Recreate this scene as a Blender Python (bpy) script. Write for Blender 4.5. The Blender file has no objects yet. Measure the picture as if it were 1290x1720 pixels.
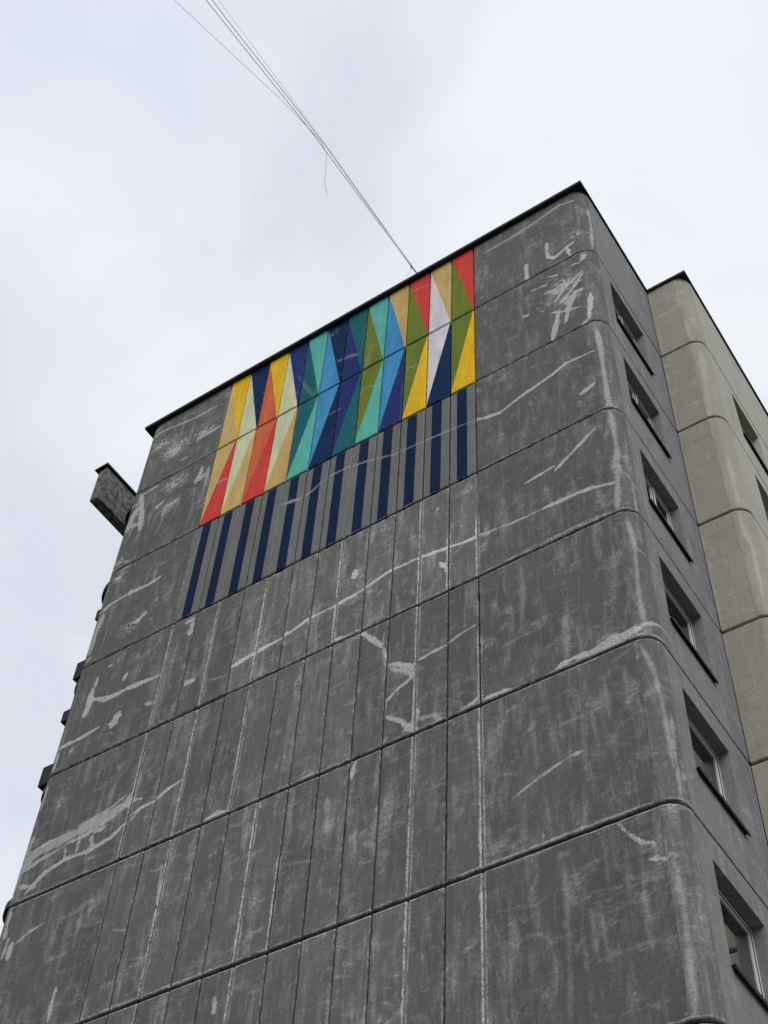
import bpy, math, random
import numpy as np
from mathutils import Vector, Matrix

random.seed(7)
rng = np.random.default_rng(7)
R = math.radians
SC = bpy.context.scene
COL = SC.collection

# ------------------------------------------------------------------ camera
Z0 = 26.77                      # height above ground of the first joint under the roof
YAW, PIT, ROL = -0.6399324, 0.9216437, 0.0711392
cam_d = bpy.data.cameras.new('camera'); cam = bpy.data.objects.new('camera', cam_d); COL.objects.link(cam)
F = Vector((math.sin(YAW)*math.cos(PIT), math.cos(YAW)*math.cos(PIT), math.sin(PIT)))
Rt = Vector((math.cos(YAW), -math.sin(YAW), 0)); Up = Rt.cross(F)
R2 = Rt*math.cos(ROL)+Up*math.sin(ROL); U2 = -Rt*math.sin(ROL)+Up*math.cos(ROL)
M = Matrix((R2, U2, -F)).transposed().to_4x4()
M.translation = Vector((7.0465, -11.9971, Z0-25.1675))
cam.matrix_world = M
cam_d.sensor_fit = 'VERTICAL'; cam_d.sensor_height = 36.0; cam_d.lens = 2373.22*36.0/1720.0
cam_d.clip_start = .1; cam_d.clip_end = 6000
SC.camera = cam

# ------------------------------------------------------------------ overcast sky, soft sun, exposure
SUN_DIR = Vector((0.56, -0.55, 0.70)).normalized()
wd = bpy.data.worlds.new('World'); SC.world = wd; wd.use_nodes = True
nt = wd.node_tree; N = nt.nodes; L = nt.links; N.clear()
out = N.new('ShaderNodeOutputWorld')
sky = N.new('ShaderNodeTexSky'); sky.sky_type = 'NISHITA'; sky.sun_disc = False
sky.sun_elevation = math.asin(SUN_DIR.z); sky.sun_rotation = math.atan2(SUN_DIR.x, SUN_DIR.y)
bg1 = N.new('ShaderNodeBackground'); bg1.inputs[1].default_value = .06
L.new(sky.outputs[0], bg1.inputs[0])
tc = N.new('ShaderNodeTexCoord')
sp = N.new('ShaderNodeSeparateXYZ'); L.new(tc.outputs['Generated'], sp.inputs[0])
# project the view direction on a flat cloud layer so that the clouds shrink towards the horizon
mz = N.new('ShaderNodeMath'); mz.operation = 'MAXIMUM'; L.new(sp.outputs[2], mz.inputs[0]); mz.inputs[1].default_value = .12
dx = N.new('ShaderNodeMath'); dx.operation = 'DIVIDE'; L.new(sp.outputs[0], dx.inputs[0]); L.new(mz.outputs[0], dx.inputs[1])
dy = N.new('ShaderNodeMath'); dy.operation = 'DIVIDE'; L.new(sp.outputs[1], dy.inputs[0]); L.new(mz.outputs[0], dy.inputs[1])
cb = N.new('ShaderNodeCombineXYZ'); L.new(dx.outputs[0], cb.inputs[0]); L.new(dy.outputs[0], cb.inputs[1]); cb.inputs[2].default_value = 3.7
def wnoise(scale, det, rough, dist=0.):
    n = N.new('ShaderNodeTexNoise'); n.inputs['Scale'].default_value = scale; n.inputs['Detail'].default_value = det
    n.inputs['Roughness'].default_value = rough; n.inputs['Distortion'].default_value = dist; L.new(cb.outputs[0], n.inputs[0]); return n
n1 = wnoise(2.6, 4, .5, .5); n2 = wnoise(1.1, 2, .5)
r1 = N.new('ShaderNodeValToRGB'); L.new(n1.outputs[0], r1.inputs[0])
r1.color_ramp.elements[0].position = .38; r1.color_ramp.elements[0].color = (.70, .73, .79, 1)
r1.color_ramp.elements[1].position = .60; r1.color_ramp.elements[1].color = (.84, .86, .90, 1)
r2 = N.new('ShaderNodeValToRGB'); L.new(n2.outputs[0], r2.inputs[0])
r2.color_ramp.elements[0].position = .35; r2.color_ramp.elements[0].color = (.94, .96, 1.0, 1)
r2.color_ramp.elements[1].position = .65; r2.color_ramp.elements[1].color = (1.02, 1.01, 1.0, 1)
mm = N.new('ShaderNodeMix'); mm.data_type = 'RGBA'; mm.blend_type = 'MULTIPLY'; mm.inputs[0].default_value = 1
L.new(r1.outputs[0], mm.inputs[6]); L.new(r2.outputs[0], mm.inputs[7])
bg2 = N.new('ShaderNodeBackground'); L.new(mm.outputs[2], bg2.inputs[0]); bg2.inputs[1].default_value = 1.0
mx = N.new('ShaderNodeMixShader'); mx.inputs[0].default_value = .94
L.new(bg1.outputs[0], mx.inputs[1]); L.new(bg2.outputs[0], mx.inputs[2]); L.new(mx.outputs[0], out.inputs[0])
sun_d = bpy.data.lights.new('sun', 'SUN'); sun_d.energy = 1.5; sun_d.angle = R(38); sun_d.color = (1, .975, .94)
sun = bpy.data.objects.new('sun', sun_d); COL.objects.link(sun); sun.location = (0, -10, 60)
sun.rotation_euler = SUN_DIR.to_track_quat('Z', 'Y').to_euler()
SC.view_settings.view_transform = 'Standard'; SC.view_settings.look = 'None'
SC.view_settings.exposure = .16; SC.view_settings.gamma = 1; SC.view_settings.use_curve_mapping = False
SC.render.engine = 'CYCLES'

# ------------------------------------------------------------------ traced repairs and pale joint lines, metres on the unrolled wall
STROKES = [(0.0465,0.6,[(0.282,2.193),(0.946,2.196),(1.52,2.289),(2.092,2.434),(2.415,2.295)])
,(0.05,1.0,[(1.734,1.072),(1.715,0.726),(1.727,0.457),(1.877,0.298),(2.125,0.444),(2.316,0.518)])
,(0.0407,1.0,[(2.15,0.418),(2.21,-0.001)])
,(0.05,1.0,[(1.235,0.664),(1.233,0.011)])
,(0.0581,1.0,[(1.834,-1.803),(1.719,-2.31),(1.643,-2.754)])
,(0.0491,1.0,[(2.497,-1.726),(2.401,-2.604),(2.248,-2.736)])
,(0.0368,1.0,[(1.678,-1.743),(1.964,-1.945),(2.299,-2.072)])
,(0.0387,1.0,[(1.077,-1.325),(1.199,-1.377)])
,(0.0389,1.0,[(1.573,-0.906),(1.981,-0.935),(2.372,-1.139)])
,(0.0462,1.0,[(1.772,-1.426),(1.97,-1.111),(2.398,-0.784)])
,(0.0602,1.0,[(1.937,-2.342),(2.018,-1.889),(2.199,-1.432),(2.345,-1.484)])
,(0.0458,1.0,[(1.888,-1.584),(2.218,-1.172),(2.392,-0.873)])
,(0.024,1.0,[(1.657,-0.319),(1.908,-0.477)])
,(0.024,1.0,[(1.279,-0.52),(1.641,-0.594)])
,(0.0317,1.0,[(2.175,-0.361),(2.376,-0.423)])
,(0.0539,1.0,[(1.726,-0.916),(1.839,-1.168)])
,(0.0401,1.0,[(-0.013,-4.061),(0.494,-4.203),(0.93,-4.026),(1.554,-3.854),(1.845,-3.712),(2.419,-3.777)])
,(0.0558,1.0,[(2.035,-4.893),(2.174,-4.839),(2.304,-4.778)])
,(0.0184,1.0,[(2.02,-5.093),(2.035,-5.128)])
,(0.0502,0.6,[(2.729,1.982),(2.755,1.248),(2.681,0.165)])
,(0.0634,0.8,[(2.468,-0.144),(2.429,-0.369)])
,(0.0503,0.62,[(2.502,-3.077),(2.523,-3.654),(2.516,-4.361),(2.514,-5.111),(2.528,-5.544)])
,(0.0467,0.7,[(2.46,-5.53),(2.574,-5.539)])
,(0.054,0.5,[(2.51,-5.754),(2.527,-6.304),(2.537,-6.832),(2.447,-7.448)])
,(0.0343,1.0,[(0.893,-6.623),(1.461,-6.539)])
,(0.04,1.0,[(1.454,-6.664),(1.883,-6.33),(2.226,-6.056)])
,(0.051,1.0,[(-4.874,-7.754),(-4.427,-7.675),(-3.83,-7.624)])
,(0.0362,1.0,[(-3.83,-7.624),(-3.305,-7.447),(-2.768,-7.433),(-2.337,-7.389),(-1.68,-7.211),(-1.117,-7.229),(-0.517,-7.339),(0.199,-7.473)])
,(0.0276,1.0,[(-0.243,-7.38),(0.021,-7.385),(0.623,-7.487),(1.173,-7.5)])
,(0.0421,1.0,[(1.173,-7.5),(1.671,-7.514),(2.037,-7.549),(2.387,-7.691)])
,(0.0155,0.8,[(0.072,-8.371),(1.008,-8.305)])
,(0.0203,0.8,[(1.008,-8.305),(1.695,-8.304),(2.287,-8.322)])
,(0.0568,0.5,[(2.506,-7.181),(2.475,-7.611),(2.396,-8.321)])
,(0.0385,0.5,[(2.519,-8.591),(2.567,-9.226),(2.519,-10.364),(2.535,-10.919)])
,(0.0178,0.8,[(2.57,-9.29),(2.773,-9.431),(3.088,-9.448)])
,(0.0194,0.7,[(2.593,-7.424),(2.801,-7.761),(3.091,-7.669),(3.104,-8.445)])
,(0.0192,0.7,[(2.708,-7.668),(2.704,-8.41)])
,(0.0425,1.0,[(1.202,-11.098),(1.422,-11.057),(1.709,-11.055)])
,(0.0915,0.9,[(1.522,-11.159),(1.813,-11.09),(2.099,-11.043),(2.449,-11.001)])
,(0.0337,0.5,[(1.824,-10.957),(1.972,-10.9),(2.146,-10.929)])
,(0.0357,0.8,[(2.451,-10.978),(2.653,-10.89),(2.998,-10.811),(3.196,-10.86)])
,(0.0165,0.9,[(1.23,-11.228),(1.943,-11.209),(2.358,-11.237)])
,(0.0396,1.0,[(0.071,-11.106),(0.316,-11.097),(0.52,-11.145)])
,(0.0314,1.0,[(-0.234,-11.118),(-0.023,-11.011)])
,(0.0144,0.6,[(1.557,-9.135),(1.829,-9.12)])
,(0.0172,0.6,[(1.8,-10.61),(1.903,-10.67)])
,(0.0369,0.5,[(2.445,-11.345),(2.554,-11.758),(2.603,-12.347),(2.622,-12.948),(2.62,-13.485)])
,(0.0158,0.7,[(2.372,-11.267),(2.372,-11.583)])
,(0.0227,0.9,[(0.454,-13.073),(0.785,-12.923),(1.13,-12.807),(1.352,-12.754),(1.52,-12.754)])
,(0.0289,1.0,[(1.83,-14.057),(1.964,-14.297),(2.124,-14.478),(2.251,-14.538),(2.265,-14.662)])
,(0.0372,1.0,[(2.169,-14.728),(2.364,-14.809)])
,(0.043,0.5,[(2.413,-14.754),(2.499,-14.804)])
,(0.0433,0.42,[(2.453,-14.863),(2.478,-15.189),(2.478,-15.591),(2.472,-16.034),(2.439,-16.832)])
,(0.0138,0.8,[(0.059,-13.96),(0.735,-13.953),(1.378,-13.939),(1.815,-13.951),(2.381,-13.959)])
,(0.0069,0.5,[(0.239,-14.086),(1.114,-14.076)])
,(0.0272,0.6,[(2.717,-12.554),(2.667,-13.365),(2.663,-13.955)])
,(0.0166,0.6,[(3.206,-12.883),(3.097,-13.183)])
,(0.0461,0.4,[(2.739,-13.589),(3.083,-13.297)])
,(0.013,0.4,[(2.939,-16.038),(2.745,-16.516)])
,(0.0255,0.35,[(0.458,-15.227),(0.584,-15.178),(0.735,-15.217),(0.907,-15.39)])
,(0.0108,0.4,[(1.918,-16.517),(2.071,-16.576)])
,(0.0475,0.3,[(1.026,-14.215),(1.166,-14.239)])
,(0.0115,0.4,[(1.939,-15.854),(2.076,-15.874)])
,(0.0464,0.8,[(-6.472,-1.413),(-6.028,-1.419),(-5.347,-1.789)])
,(0.0294,0.8,[(-1.631,2.328),(-1.132,2.159)])
,(0.047,0.9,[(-4.344,-3.502),(-3.872,-3.657)])
,(0.0303,0.8,[(-3.872,-3.657),(-3.6,-3.582),(-3.444,-3.461),(-3.172,-3.386),(-2.893,-3.411),(-2.393,-3.533),(-1.737,-3.794),(-1.159,-3.848),(-0.541,-3.942),(-0.012,-4.028)])
,(0.034,1.0,[(-0.012,-4.028),(0.284,-4.172)])
,(0.0382,0.7,[(-3.433,1.01),(-2.824,0.79)])
,(0.0352,0.6,[(-2.7,-1.022),(-2.629,-0.763),(-2.149,-0.986)])
,(0.0475,0.4,[(-2.618,-0.025),(-2.551,0.844),(-2.363,0.774)])
,(0.0334,0.6,[(-1.636,-0.879),(-1.147,-1.076)])
,(0.0193,0.8,[(-3.946,-0.174),(-3.893,0.543),(-3.93,1.57)])
,(0.0355,0.5,[(-3.789,-1.428),(-3.614,-1.083),(-3.139,-1.065)])
,(0.0473,0.4,[(-4.484,1.294),(-3.967,0.031)])
,(0.0575,0.5,[(-3.182,1.008),(-2.919,0.825)])
,(0.0342,0.5,[(-2.096,-0.895),(-1.749,-0.918)])
,(0.0392,0.4,[(-4.806,0.728),(-4.404,0.587)])
,(0.0416,0.4,[(-6.339,1.699),(-5.78,1.141)])
,(0.0277,0.4,[(-1.062,1.712),(-0.576,1.18)])
,(0.0461,0.7,[(-8.861,2.178),(-8.609,2.308),(-8.087,2.208),(-7.508,2.058),(-6.886,2.062)])
,(0.0475,0.5,[(-8.85,2.38),(-8.518,2.67),(-8.021,2.709)])
,(0.0744,0.7,[(-7.197,0.978),(-6.937,0.997),(-6.626,1.012)])
,(0.0654,0.6,[(-8.191,1.135),(-7.856,1.079)])
,(0.042,0.7,[(-7.617,0.424),(-7.462,0.437)])
,(0.0415,0.8,[(-8.591,-0.201),(-8.126,-0.153)])
,(0.0707,0.9,[(-8.623,-0.178),(-8.434,-0.921),(-8.332,-1.644)])
,(0.0916,0.8,[(-8.773,-1.412),(-8.696,-0.874),(-8.496,-0.61)])
,(0.0518,0.7,[(-8.9,-0.463),(-8.631,-0.481)])
,(0.0792,0.7,[(-8.768,-1.22),(-8.478,-1.352)])
,(0.0591,0.9,[(-6.867,-0.383),(-6.874,-0.618),(-6.967,-0.923)])
,(0.0495,0.9,[(-7.824,-0.947),(-8.02,-1.109)])
,(0.0487,0.9,[(-7.367,-1.19),(-7.655,-1.265)])
,(0.0474,0.6,[(-6.669,-0.495),(-6.629,-1.267)])
,(0.0396,1.0,[(-8.037,-1.031),(-7.881,-1.04)])
,(0.0372,0.6,[(-8.82,-2.452),(-8.369,-2.649)])
,(0.0368,0.8,[(-8.857,-2.702),(-8.326,-2.828)])
,(0.0434,1.0,[(-8.798,-4.06),(-8.543,-3.919),(-8.075,-3.863),(-7.588,-3.907),(-7.262,-3.842)])
,(0.0346,1.0,[(-8.04,-3.771),(-8.059,-3.93)])
,(0.0681,0.8,[(-8.669,-4.182),(-8.74,-4.635),(-8.758,-5.265)])
,(0.0648,1.0,[(-7.426,-4.82),(-7.635,-5.008)])
,(0.0245,1.0,[(-7.195,-4.511),(-7.24,-4.621)])
,(0.0456,1.0,[(-8.635,-3.081),(-8.506,-3.103)])
,(0.0409,1.0,[(-8.746,-5.48),(-8.669,-5.419)])
,(0.0434,1.0,[(-8.259,-6.748),(-7.933,-6.97),(-7.581,-6.974),(-7.241,-6.94),(-6.886,-6.988),(-6.571,-7.025)])
,(0.0383,1.0,[(-8.282,-6.164),(-8.276,-6.438)])
,(0.0678,1.0,[(-8.324,-6.511),(-8.299,-6.765),(-8.307,-7.14)])
,(0.0519,0.9,[(-7.504,-6.486),(-7.532,-6.641)])
,(0.0532,0.9,[(-5.892,-7.636),(-5.694,-7.605)])
,(0.0341,0.8,[(-6.783,-7.623),(-6.634,-7.691)])
,(0.0311,0.8,[(-8.056,-5.987),(-7.939,-6.001)])
,(0.0519,0.9,[(-6.244,-5.819),(-6.044,-5.836)])
,(0.0581,0.9,[(-6.054,-5.93),(-6.077,-6.244)])
,(0.0532,0.9,[(-5.898,-7.573),(-5.701,-7.631)])
,(0.0614,1.0,[(-8.352,-7.149),(-8.331,-6.444)])
,(0.1044,0.9,[(-7.432,-7.544),(-7.523,-7.812)])
,(0.0429,1.0,[(-8.867,-7.738),(-8.303,-7.738),(-7.859,-7.668)])
,(0.0423,0.9,[(-8.762,-7.851),(-8.767,-8.297)])
,(0.0426,0.8,[(-8.394,-7.91),(-8.462,-7.996)])
,(0.0408,0.8,[(-6.798,-7.641),(-6.599,-7.729)])
,(0.0436,1.0,[(-8.241,-6.776),(-7.77,-6.946),(-7.398,-6.938),(-7.01,-7.018)])
,(0.1015,0.9,[(-6.59,-9.81),(-6.608,-9.99),(-6.807,-10.025)])
,(0.1032,0.8,[(-6.655,-9.969),(-6.966,-10.059),(-7.333,-10.105),(-7.709,-10.129)])
,(0.0941,0.7,[(-7.618,-10.147),(-8.046,-10.15),(-8.465,-10.2),(-8.786,-10.292)])
,(0.11,0.75,[(-8.614,-10.281),(-8.845,-10.512),(-8.89,-10.89),(-8.903,-11.041)])
,(0.0537,0.95,[(-6.548,-10.405),(-6.825,-10.607),(-7.299,-10.686),(-7.769,-10.65),(-8.164,-10.746),(-8.371,-10.899),(-8.528,-11.07)])
,(0.0409,0.9,[(-7.298,-10.386),(-7.177,-10.677)])
,(0.0356,0.9,[(-7.559,-10.356),(-7.552,-10.6)])
,(0.0299,0.8,[(-7.844,-10.398),(-7.8,-10.617)])
,(0.0633,0.7,[(-8.752,-9.788),(-8.767,-10.219)])
,(0.0476,0.8,[(-8.694,-10.83),(-8.3,-10.985)])
,(0.0713,0.8,[(-7.241,-10.289),(-7.029,-10.298)])
,(0.0346,1.0,[(-6.493,-10.296),(-6.264,-10.225),(-6.022,-10.219),(-5.771,-10.078),(-5.485,-10.002)])
,(0.0295,1.0,[(-6.596,-9.953),(-6.332,-10.022)])
,(0.0341,0.9,[(-8.777,-8.637),(-8.767,-8.89),(-8.786,-9.192)])
,(0.0196,0.8,[(-8.784,-9.411),(-8.746,-9.6)])
,(0.0264,1.0,[(-5.429,-11.143),(-5.116,-11.182),(-4.933,-11.146)])
,(0.0366,1.0,[(-4.858,-11.141),(-4.68,-11.084),(-4.431,-11.117)])
,(0.0291,0.6,[(-6.462,-10.423),(-6.334,-10.276)])
,(0.05,1.0,[(-2.195,-8.406),(-1.971,-8.687),(-1.718,-9.035)])
,(0.0412,1.0,[(-1.624,-9.496),(-1.394,-9.59),(-1.174,-9.753)])
,(0.0301,0.9,[(-1.59,-9.567),(-1.211,-9.913)])
,(0.0299,1.0,[(-1.165,-10.014),(-1.373,-10.106),(-1.455,-10.163),(-1.61,-10.292)])
,(0.038,1.0,[(-1.603,-10.59),(-1.344,-10.808),(-1.152,-11.047)])
,(0.0607,0.9,[(-1.06,-10.737),(-1.074,-10.945),(-1.253,-11.044)])
,(0.0461,0.6,[(-1.014,-10.928),(-0.771,-10.98),(-0.61,-11.133)])
,(0.0303,1.0,[(-1.056,-9.703),(-0.837,-9.653),(-0.585,-9.637)])
,(0.025,1.0,[(-0.585,-9.637),(-0.335,-9.543),(-0.053,-9.494)])
,(0.0313,0.9,[(-0.334,-11.133),(-0.1,-11.09),(-0.021,-11.014)])
,(0.0292,0.8,[(-2.745,-7.416),(-2.698,-8.243)])
,(0.0344,0.9,[(-2.74,-8.305),(-2.336,-8.382)])
,(0.0689,1.0,[(-2.406,-6.752),(-2.404,-6.925)])
,(0.045,1.0,[(-0.696,-7.623),(-0.613,-7.797)])
,(0.0224,1.0,[(-0.597,-7.626),(-0.594,-7.898)])
,(0.0374,0.8,[(-0.773,-6.133),(-0.763,-6.16)])
,(0.041,0.6,[(-3.28,-5.698),(-3.249,-5.853)])
,(0.0375,0.8,[(-3.793,-7.526),(-3.636,-7.586)])
,(0.0247,0.6,[(-3.308,-7.415),(-3.262,-7.623)])
,(0.0221,0.7,[(-1.704,-9.462),(-1.722,-8.69)])
,(0.0234,0.9,[(-2.082,-11.268),(-2.162,-11.482)])
,(0.0186,0.7,[(-2.213,-11.458),(-2.241,-11.625)])
,(0.0196,0.7,[(-3.26,-11.158),(-2.835,-11.099)])
,(0.0236,0.7,[(-1.618,-11.097),(-1.539,-11.043)])
,(0.0256,0.5,[(-5.324,-7.833),(-4.949,-7.918)])
,(0.0339,0.8,[(-8.594,-11.872),(-8.594,-12.053),(-8.617,-12.224)])
,(0.0465,0.8,[(-8.743,-11.256),(-8.716,-11.643),(-8.69,-11.837)])
,(0.0554,0.9,[(-8.471,-11.989),(-8.469,-12.294)])
,(0.028,0.9,[(-8.374,-12.032),(-8.131,-11.896),(-7.824,-11.857)])
,(0.0393,0.9,[(-7.187,-13.232),(-7.192,-13.426),(-7.186,-13.809)])
,(0.0361,0.9,[(-4.056,-14.442),(-4.049,-14.661)])
,(0.0201,0.8,[(-5.542,-11.659),(-5.512,-12.176),(-5.493,-12.428)])
,(0.0259,0.5,[(-5.791,-11.686),(-5.607,-11.742),(-5.546,-11.675)])
,(0.032,0.4,[(-6.868,-11.736),(-6.829,-11.951)])
,(0.0247,0.4,[(-6.282,-12.562),(-5.993,-12.67)])
,(0.0413,0.35,[(-7.575,-12.628),(-7.14,-12.645)])
,(0.0325,0.9,[(-2.072,-11.255),(-2.138,-11.567)])
,(0.0514,0.35,[(-1.96,-12.532),(-2.074,-12.705)])
,(0.0623,0.35,[(-2.525,-11.728),(-2.467,-12.359)])
,(0.031,0.9,[(-4.832,-11.157),(-4.42,-11.127)])
,(0.0265,0.9,[(-5.291,-11.223),(-5.225,-11.177)])
,(0.0338,0.35,[(-3.675,-13.647),(-3.382,-13.591)])
,(0.0302,0.45,[(-0.284,-15.103),(-0.072,-15.002)])
,(0.0199,0.8,[(-3.807,-11.2),(-3.738,-11.355)])
,(0.036,0.8,[(-4.067,-14.402),(-4.04,-14.677)])
,(0.0261,0.35,[(-3.203,-12.635),(-2.665,-12.767)])
,(0.0248,0.4,[(-1.605,-12.86),(-1.441,-12.864)])
,(0.0265,0.6,[(3.175,-1.799),(3.168,-2.228),(3.207,-2.534)])
,(0.0174,0.6,[(4.058,-2.119),(4.165,-2.767)])
,(0.0304,0.3,[(4.77,-0.09),(4.916,-0.518)])
,(0.0279,0.6,[(3.008,-4.868),(2.981,-5.552)])
,(0.0142,0.6,[(3.055,-7.421),(3.209,-7.805),(3.124,-8.476)])
,(0.0203,0.5,[(3.095,-10.18),(3.142,-10.256)])
,(0.0133,0.4,[(4.659,-6.126),(4.73,-6.642)])
,(0.0232,0.6,[(3.178,-12.897),(3.221,-13.023)])
,(0.0324,0.4,[(4.8,-11.465),(4.877,-11.512)])
,(0.0209,0.3,[(3.022,-15.999),(2.824,-16.43)])
,(0.014,0.95,[(-0.022,-6.85),(-0.018,-7.6),(-0.024,-8.35)])
,(0.014,0.95,[(0.022,-6.85),(0.018,-7.6),(0.024,-8.35)])
,(0.02,0.95,[(-0.022,-11.25),(-0.018,-12.6),(-0.024,-13.95)])
,(0.02,0.95,[(0.022,-11.25),(0.018,-12.6),(0.024,-13.95)])
,(0.02,0.95,[(-0.022,-14.05),(-0.018,-15.4),(-0.024,-16.75)])
,(0.02,0.95,[(0.022,-14.05),(0.018,-15.4),(0.024,-16.75)])
,(0.02,0.95,[(-0.022,-16.85),(-0.018,-18.2),(-0.024,-19.55)])
,(0.02,0.95,[(0.022,-16.85),(0.018,-18.2),(0.024,-19.55)])
,(0.014,0.95,[(-0.022,-9.65),(-0.018,-10.4),(-0.024,-11.15)])
,(0.014,0.95,[(0.022,-9.65),(0.018,-10.4),(0.024,-11.15)])
,(0.009,0.6,[(-1.113,-2.85),(-1.109,-4.2),(-1.115,-5.55)])
,(0.009,0.6,[(-1.069,-2.85),(-1.073,-4.2),(-1.067,-5.55)])
,(0.014,0.95,[(-1.113,-5.65),(-1.109,-7.0),(-1.115,-8.35)])
,(0.014,0.95,[(-1.069,-5.65),(-1.073,-7.0),(-1.067,-8.35)])
,(0.014,0.95,[(-1.113,-8.45),(-1.109,-9.8),(-1.115,-11.15)])
,(0.014,0.95,[(-1.069,-8.45),(-1.073,-9.8),(-1.067,-11.15)])
,(0.014,0.95,[(-1.113,-11.25),(-1.109,-12.6),(-1.115,-13.95)])
,(0.014,0.95,[(-1.069,-11.25),(-1.073,-12.6),(-1.067,-13.95)])
,(0.014,0.95,[(-1.113,-14.05),(-1.109,-15.4),(-1.115,-16.75)])
,(0.014,0.95,[(-1.069,-14.05),(-1.073,-15.4),(-1.067,-16.75)])
,(0.014,0.95,[(-1.113,-16.85),(-1.109,-18.2),(-1.115,-19.55)])
,(0.014,0.95,[(-1.069,-16.85),(-1.073,-18.2),(-1.067,-19.55)])
,(0.009,0.6,[(-2.75,-2.85),(-2.746,-4.2),(-2.752,-5.55)])
,(0.009,0.6,[(-2.706,-2.85),(-2.71,-4.2),(-2.704,-5.55)])
,(0.014,0.95,[(-2.75,-5.65),(-2.746,-7.0),(-2.752,-8.35)])
,(0.014,0.95,[(-2.706,-5.65),(-2.71,-7.0),(-2.704,-8.35)])
,(0.009,0.6,[(-4.387,-2.85),(-4.383,-4.2),(-4.389,-5.55)])
,(0.009,0.6,[(-4.343,-2.85),(-4.347,-4.2),(-4.341,-5.55)])
,(0.014,0.95,[(-4.387,-5.65),(-4.383,-7.0),(-4.389,-8.35)])
,(0.014,0.95,[(-4.343,-5.65),(-4.347,-7.0),(-4.341,-8.35)])
,(0.014,0.95,[(-4.387,-8.45),(-4.383,-9.8),(-4.389,-11.15)])
,(0.014,0.95,[(-4.343,-8.45),(-4.347,-9.8),(-4.341,-11.15)])
,(0.009,0.6,[(-5.478,-2.85),(-5.474,-4.2),(-5.48,-5.55)])
,(0.009,0.6,[(-5.434,-2.85),(-5.438,-4.2),(-5.432,-5.55)])
,(0.014,0.95,[(-5.478,-5.65),(-5.474,-7.0),(-5.48,-8.35)])
,(0.014,0.95,[(-5.434,-5.65),(-5.438,-7.0),(-5.432,-8.35)])
,(0.014,0.95,[(-5.478,-8.45),(-5.474,-9.8),(-5.48,-11.15)])
,(0.014,0.95,[(-5.434,-8.45),(-5.438,-9.8),(-5.432,-11.15)])
,(0.014,0.95,[(-5.478,-11.25),(-5.474,-12.6),(-5.48,-13.95)])
,(0.014,0.95,[(-5.434,-11.25),(-5.438,-12.6),(-5.432,-13.95)])
,(0.014,0.95,[(-5.478,-14.05),(-5.474,-15.4),(-5.48,-16.75)])
,(0.014,0.95,[(-5.434,-14.05),(-5.438,-15.4),(-5.432,-16.75)])
,(0.009,0.6,[(-6.569,2.75),(-6.565,1.4),(-6.571,0.05)])
,(0.009,0.6,[(-6.525,2.75),(-6.529,1.4),(-6.523,0.05)])
,(0.009,0.6,[(-6.569,-2.85),(-6.565,-4.2),(-6.571,-5.55)])
,(0.009,0.6,[(-6.525,-2.85),(-6.529,-4.2),(-6.523,-5.55)])
,(0.014,0.95,[(-6.569,-5.65),(-6.565,-7.0),(-6.571,-8.35)])
,(0.014,0.95,[(-6.525,-5.65),(-6.529,-7.0),(-6.523,-8.35)])
,(0.014,0.95,[(-6.569,-8.45),(-6.565,-9.8),(-6.571,-11.15)])
,(0.014,0.95,[(-6.525,-8.45),(-6.529,-9.8),(-6.523,-11.15)])
,(0.014,0.95,[(-3.841,-14.05),(-3.837,-15.4),(-3.843,-16.75)])
,(0.014,0.95,[(-3.797,-14.05),(-3.801,-15.4),(-3.795,-16.75)])
,(0.014,0.95,[(-3.841,-16.85),(-3.837,-18.2),(-3.843,-19.55)])
,(0.014,0.95,[(-3.797,-16.85),(-3.801,-18.2),(-3.795,-19.55)])
,(0.014,0.95,[(-3.841,-11.25),(-3.837,-12.6),(-3.843,-13.95)])
,(0.014,0.95,[(-3.797,-11.25),(-3.801,-12.6),(-3.795,-13.95)])
,(0.014,0.95,[(-0.568,-6.85),(-0.564,-7.6),(-0.57,-8.35)])
,(0.014,0.95,[(-0.524,-6.85),(-0.528,-7.6),(-0.522,-8.35)])
,(0.014,0.95,[(-3.296,-12.45),(-3.292,-13.2),(-3.298,-13.95)])
,(0.014,0.95,[(-3.252,-12.45),(-3.256,-13.2),(-3.25,-13.95)])
,(0.009,0.6,[(-1.659,-1.25),(-1.655,-2.0),(-1.661,-2.75)])
,(0.009,0.6,[(-1.615,-1.25),(-1.619,-2.0),(-1.613,-2.75)])
,(0.014,0.95,[(-4.932,-16.85),(-4.928,-18.2),(-4.934,-19.55)])
,(0.014,0.95,[(-4.888,-16.85),(-4.892,-18.2),(-4.886,-19.55)])
,(0.0137,0.9,[(-7.95,0.044),(-7.26,0.04),(-6.56,0.044)])  # pale lines beside the horizontal joints; lower ones paint the lit bevel
,(0.0144,0.9,[(1.67,0.044),(2.15,0.04),(2.62,0.044)])
,(0.0136,0.9,[(-7.57,-2.714),(-6.9,-2.715),(-6.23,-2.714)])
,(0.0095,0.9,[(-8.9,-5.688),(-8.2,-5.682),(-7.49,-5.688)])
,(0.0098,0.9,[(-1.66,-5.688),(-0.76,-5.686),(0.14,-5.688)])
,(0.0107,0.9,[(-7.35,-5.602),(-6.34,-5.605),(-5.33,-5.602)])
,(0.0125,0.9,[(-3.06,-5.601),(-1.95,-5.606),(-0.83,-5.601)])
,(0.0083,0.9,[(-0.61,-5.603),(0.65,-5.604),(1.91,-5.603)])
,(0.0119,0.9,[(2.2,-5.601),(2.82,-5.606),(3.45,-5.601)])
,(0.0095,0.9,[(-8.9,-8.445),(-8.19,-8.441),(-7.49,-8.445)])
,(0.0094,0.9,[(-7.36,-8.445),(-6.06,-8.443),(-4.75,-8.445)])
,(0.0101,0.9,[(-3.38,-8.445),(-2.84,-8.44),(-2.29,-8.445)])
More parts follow.
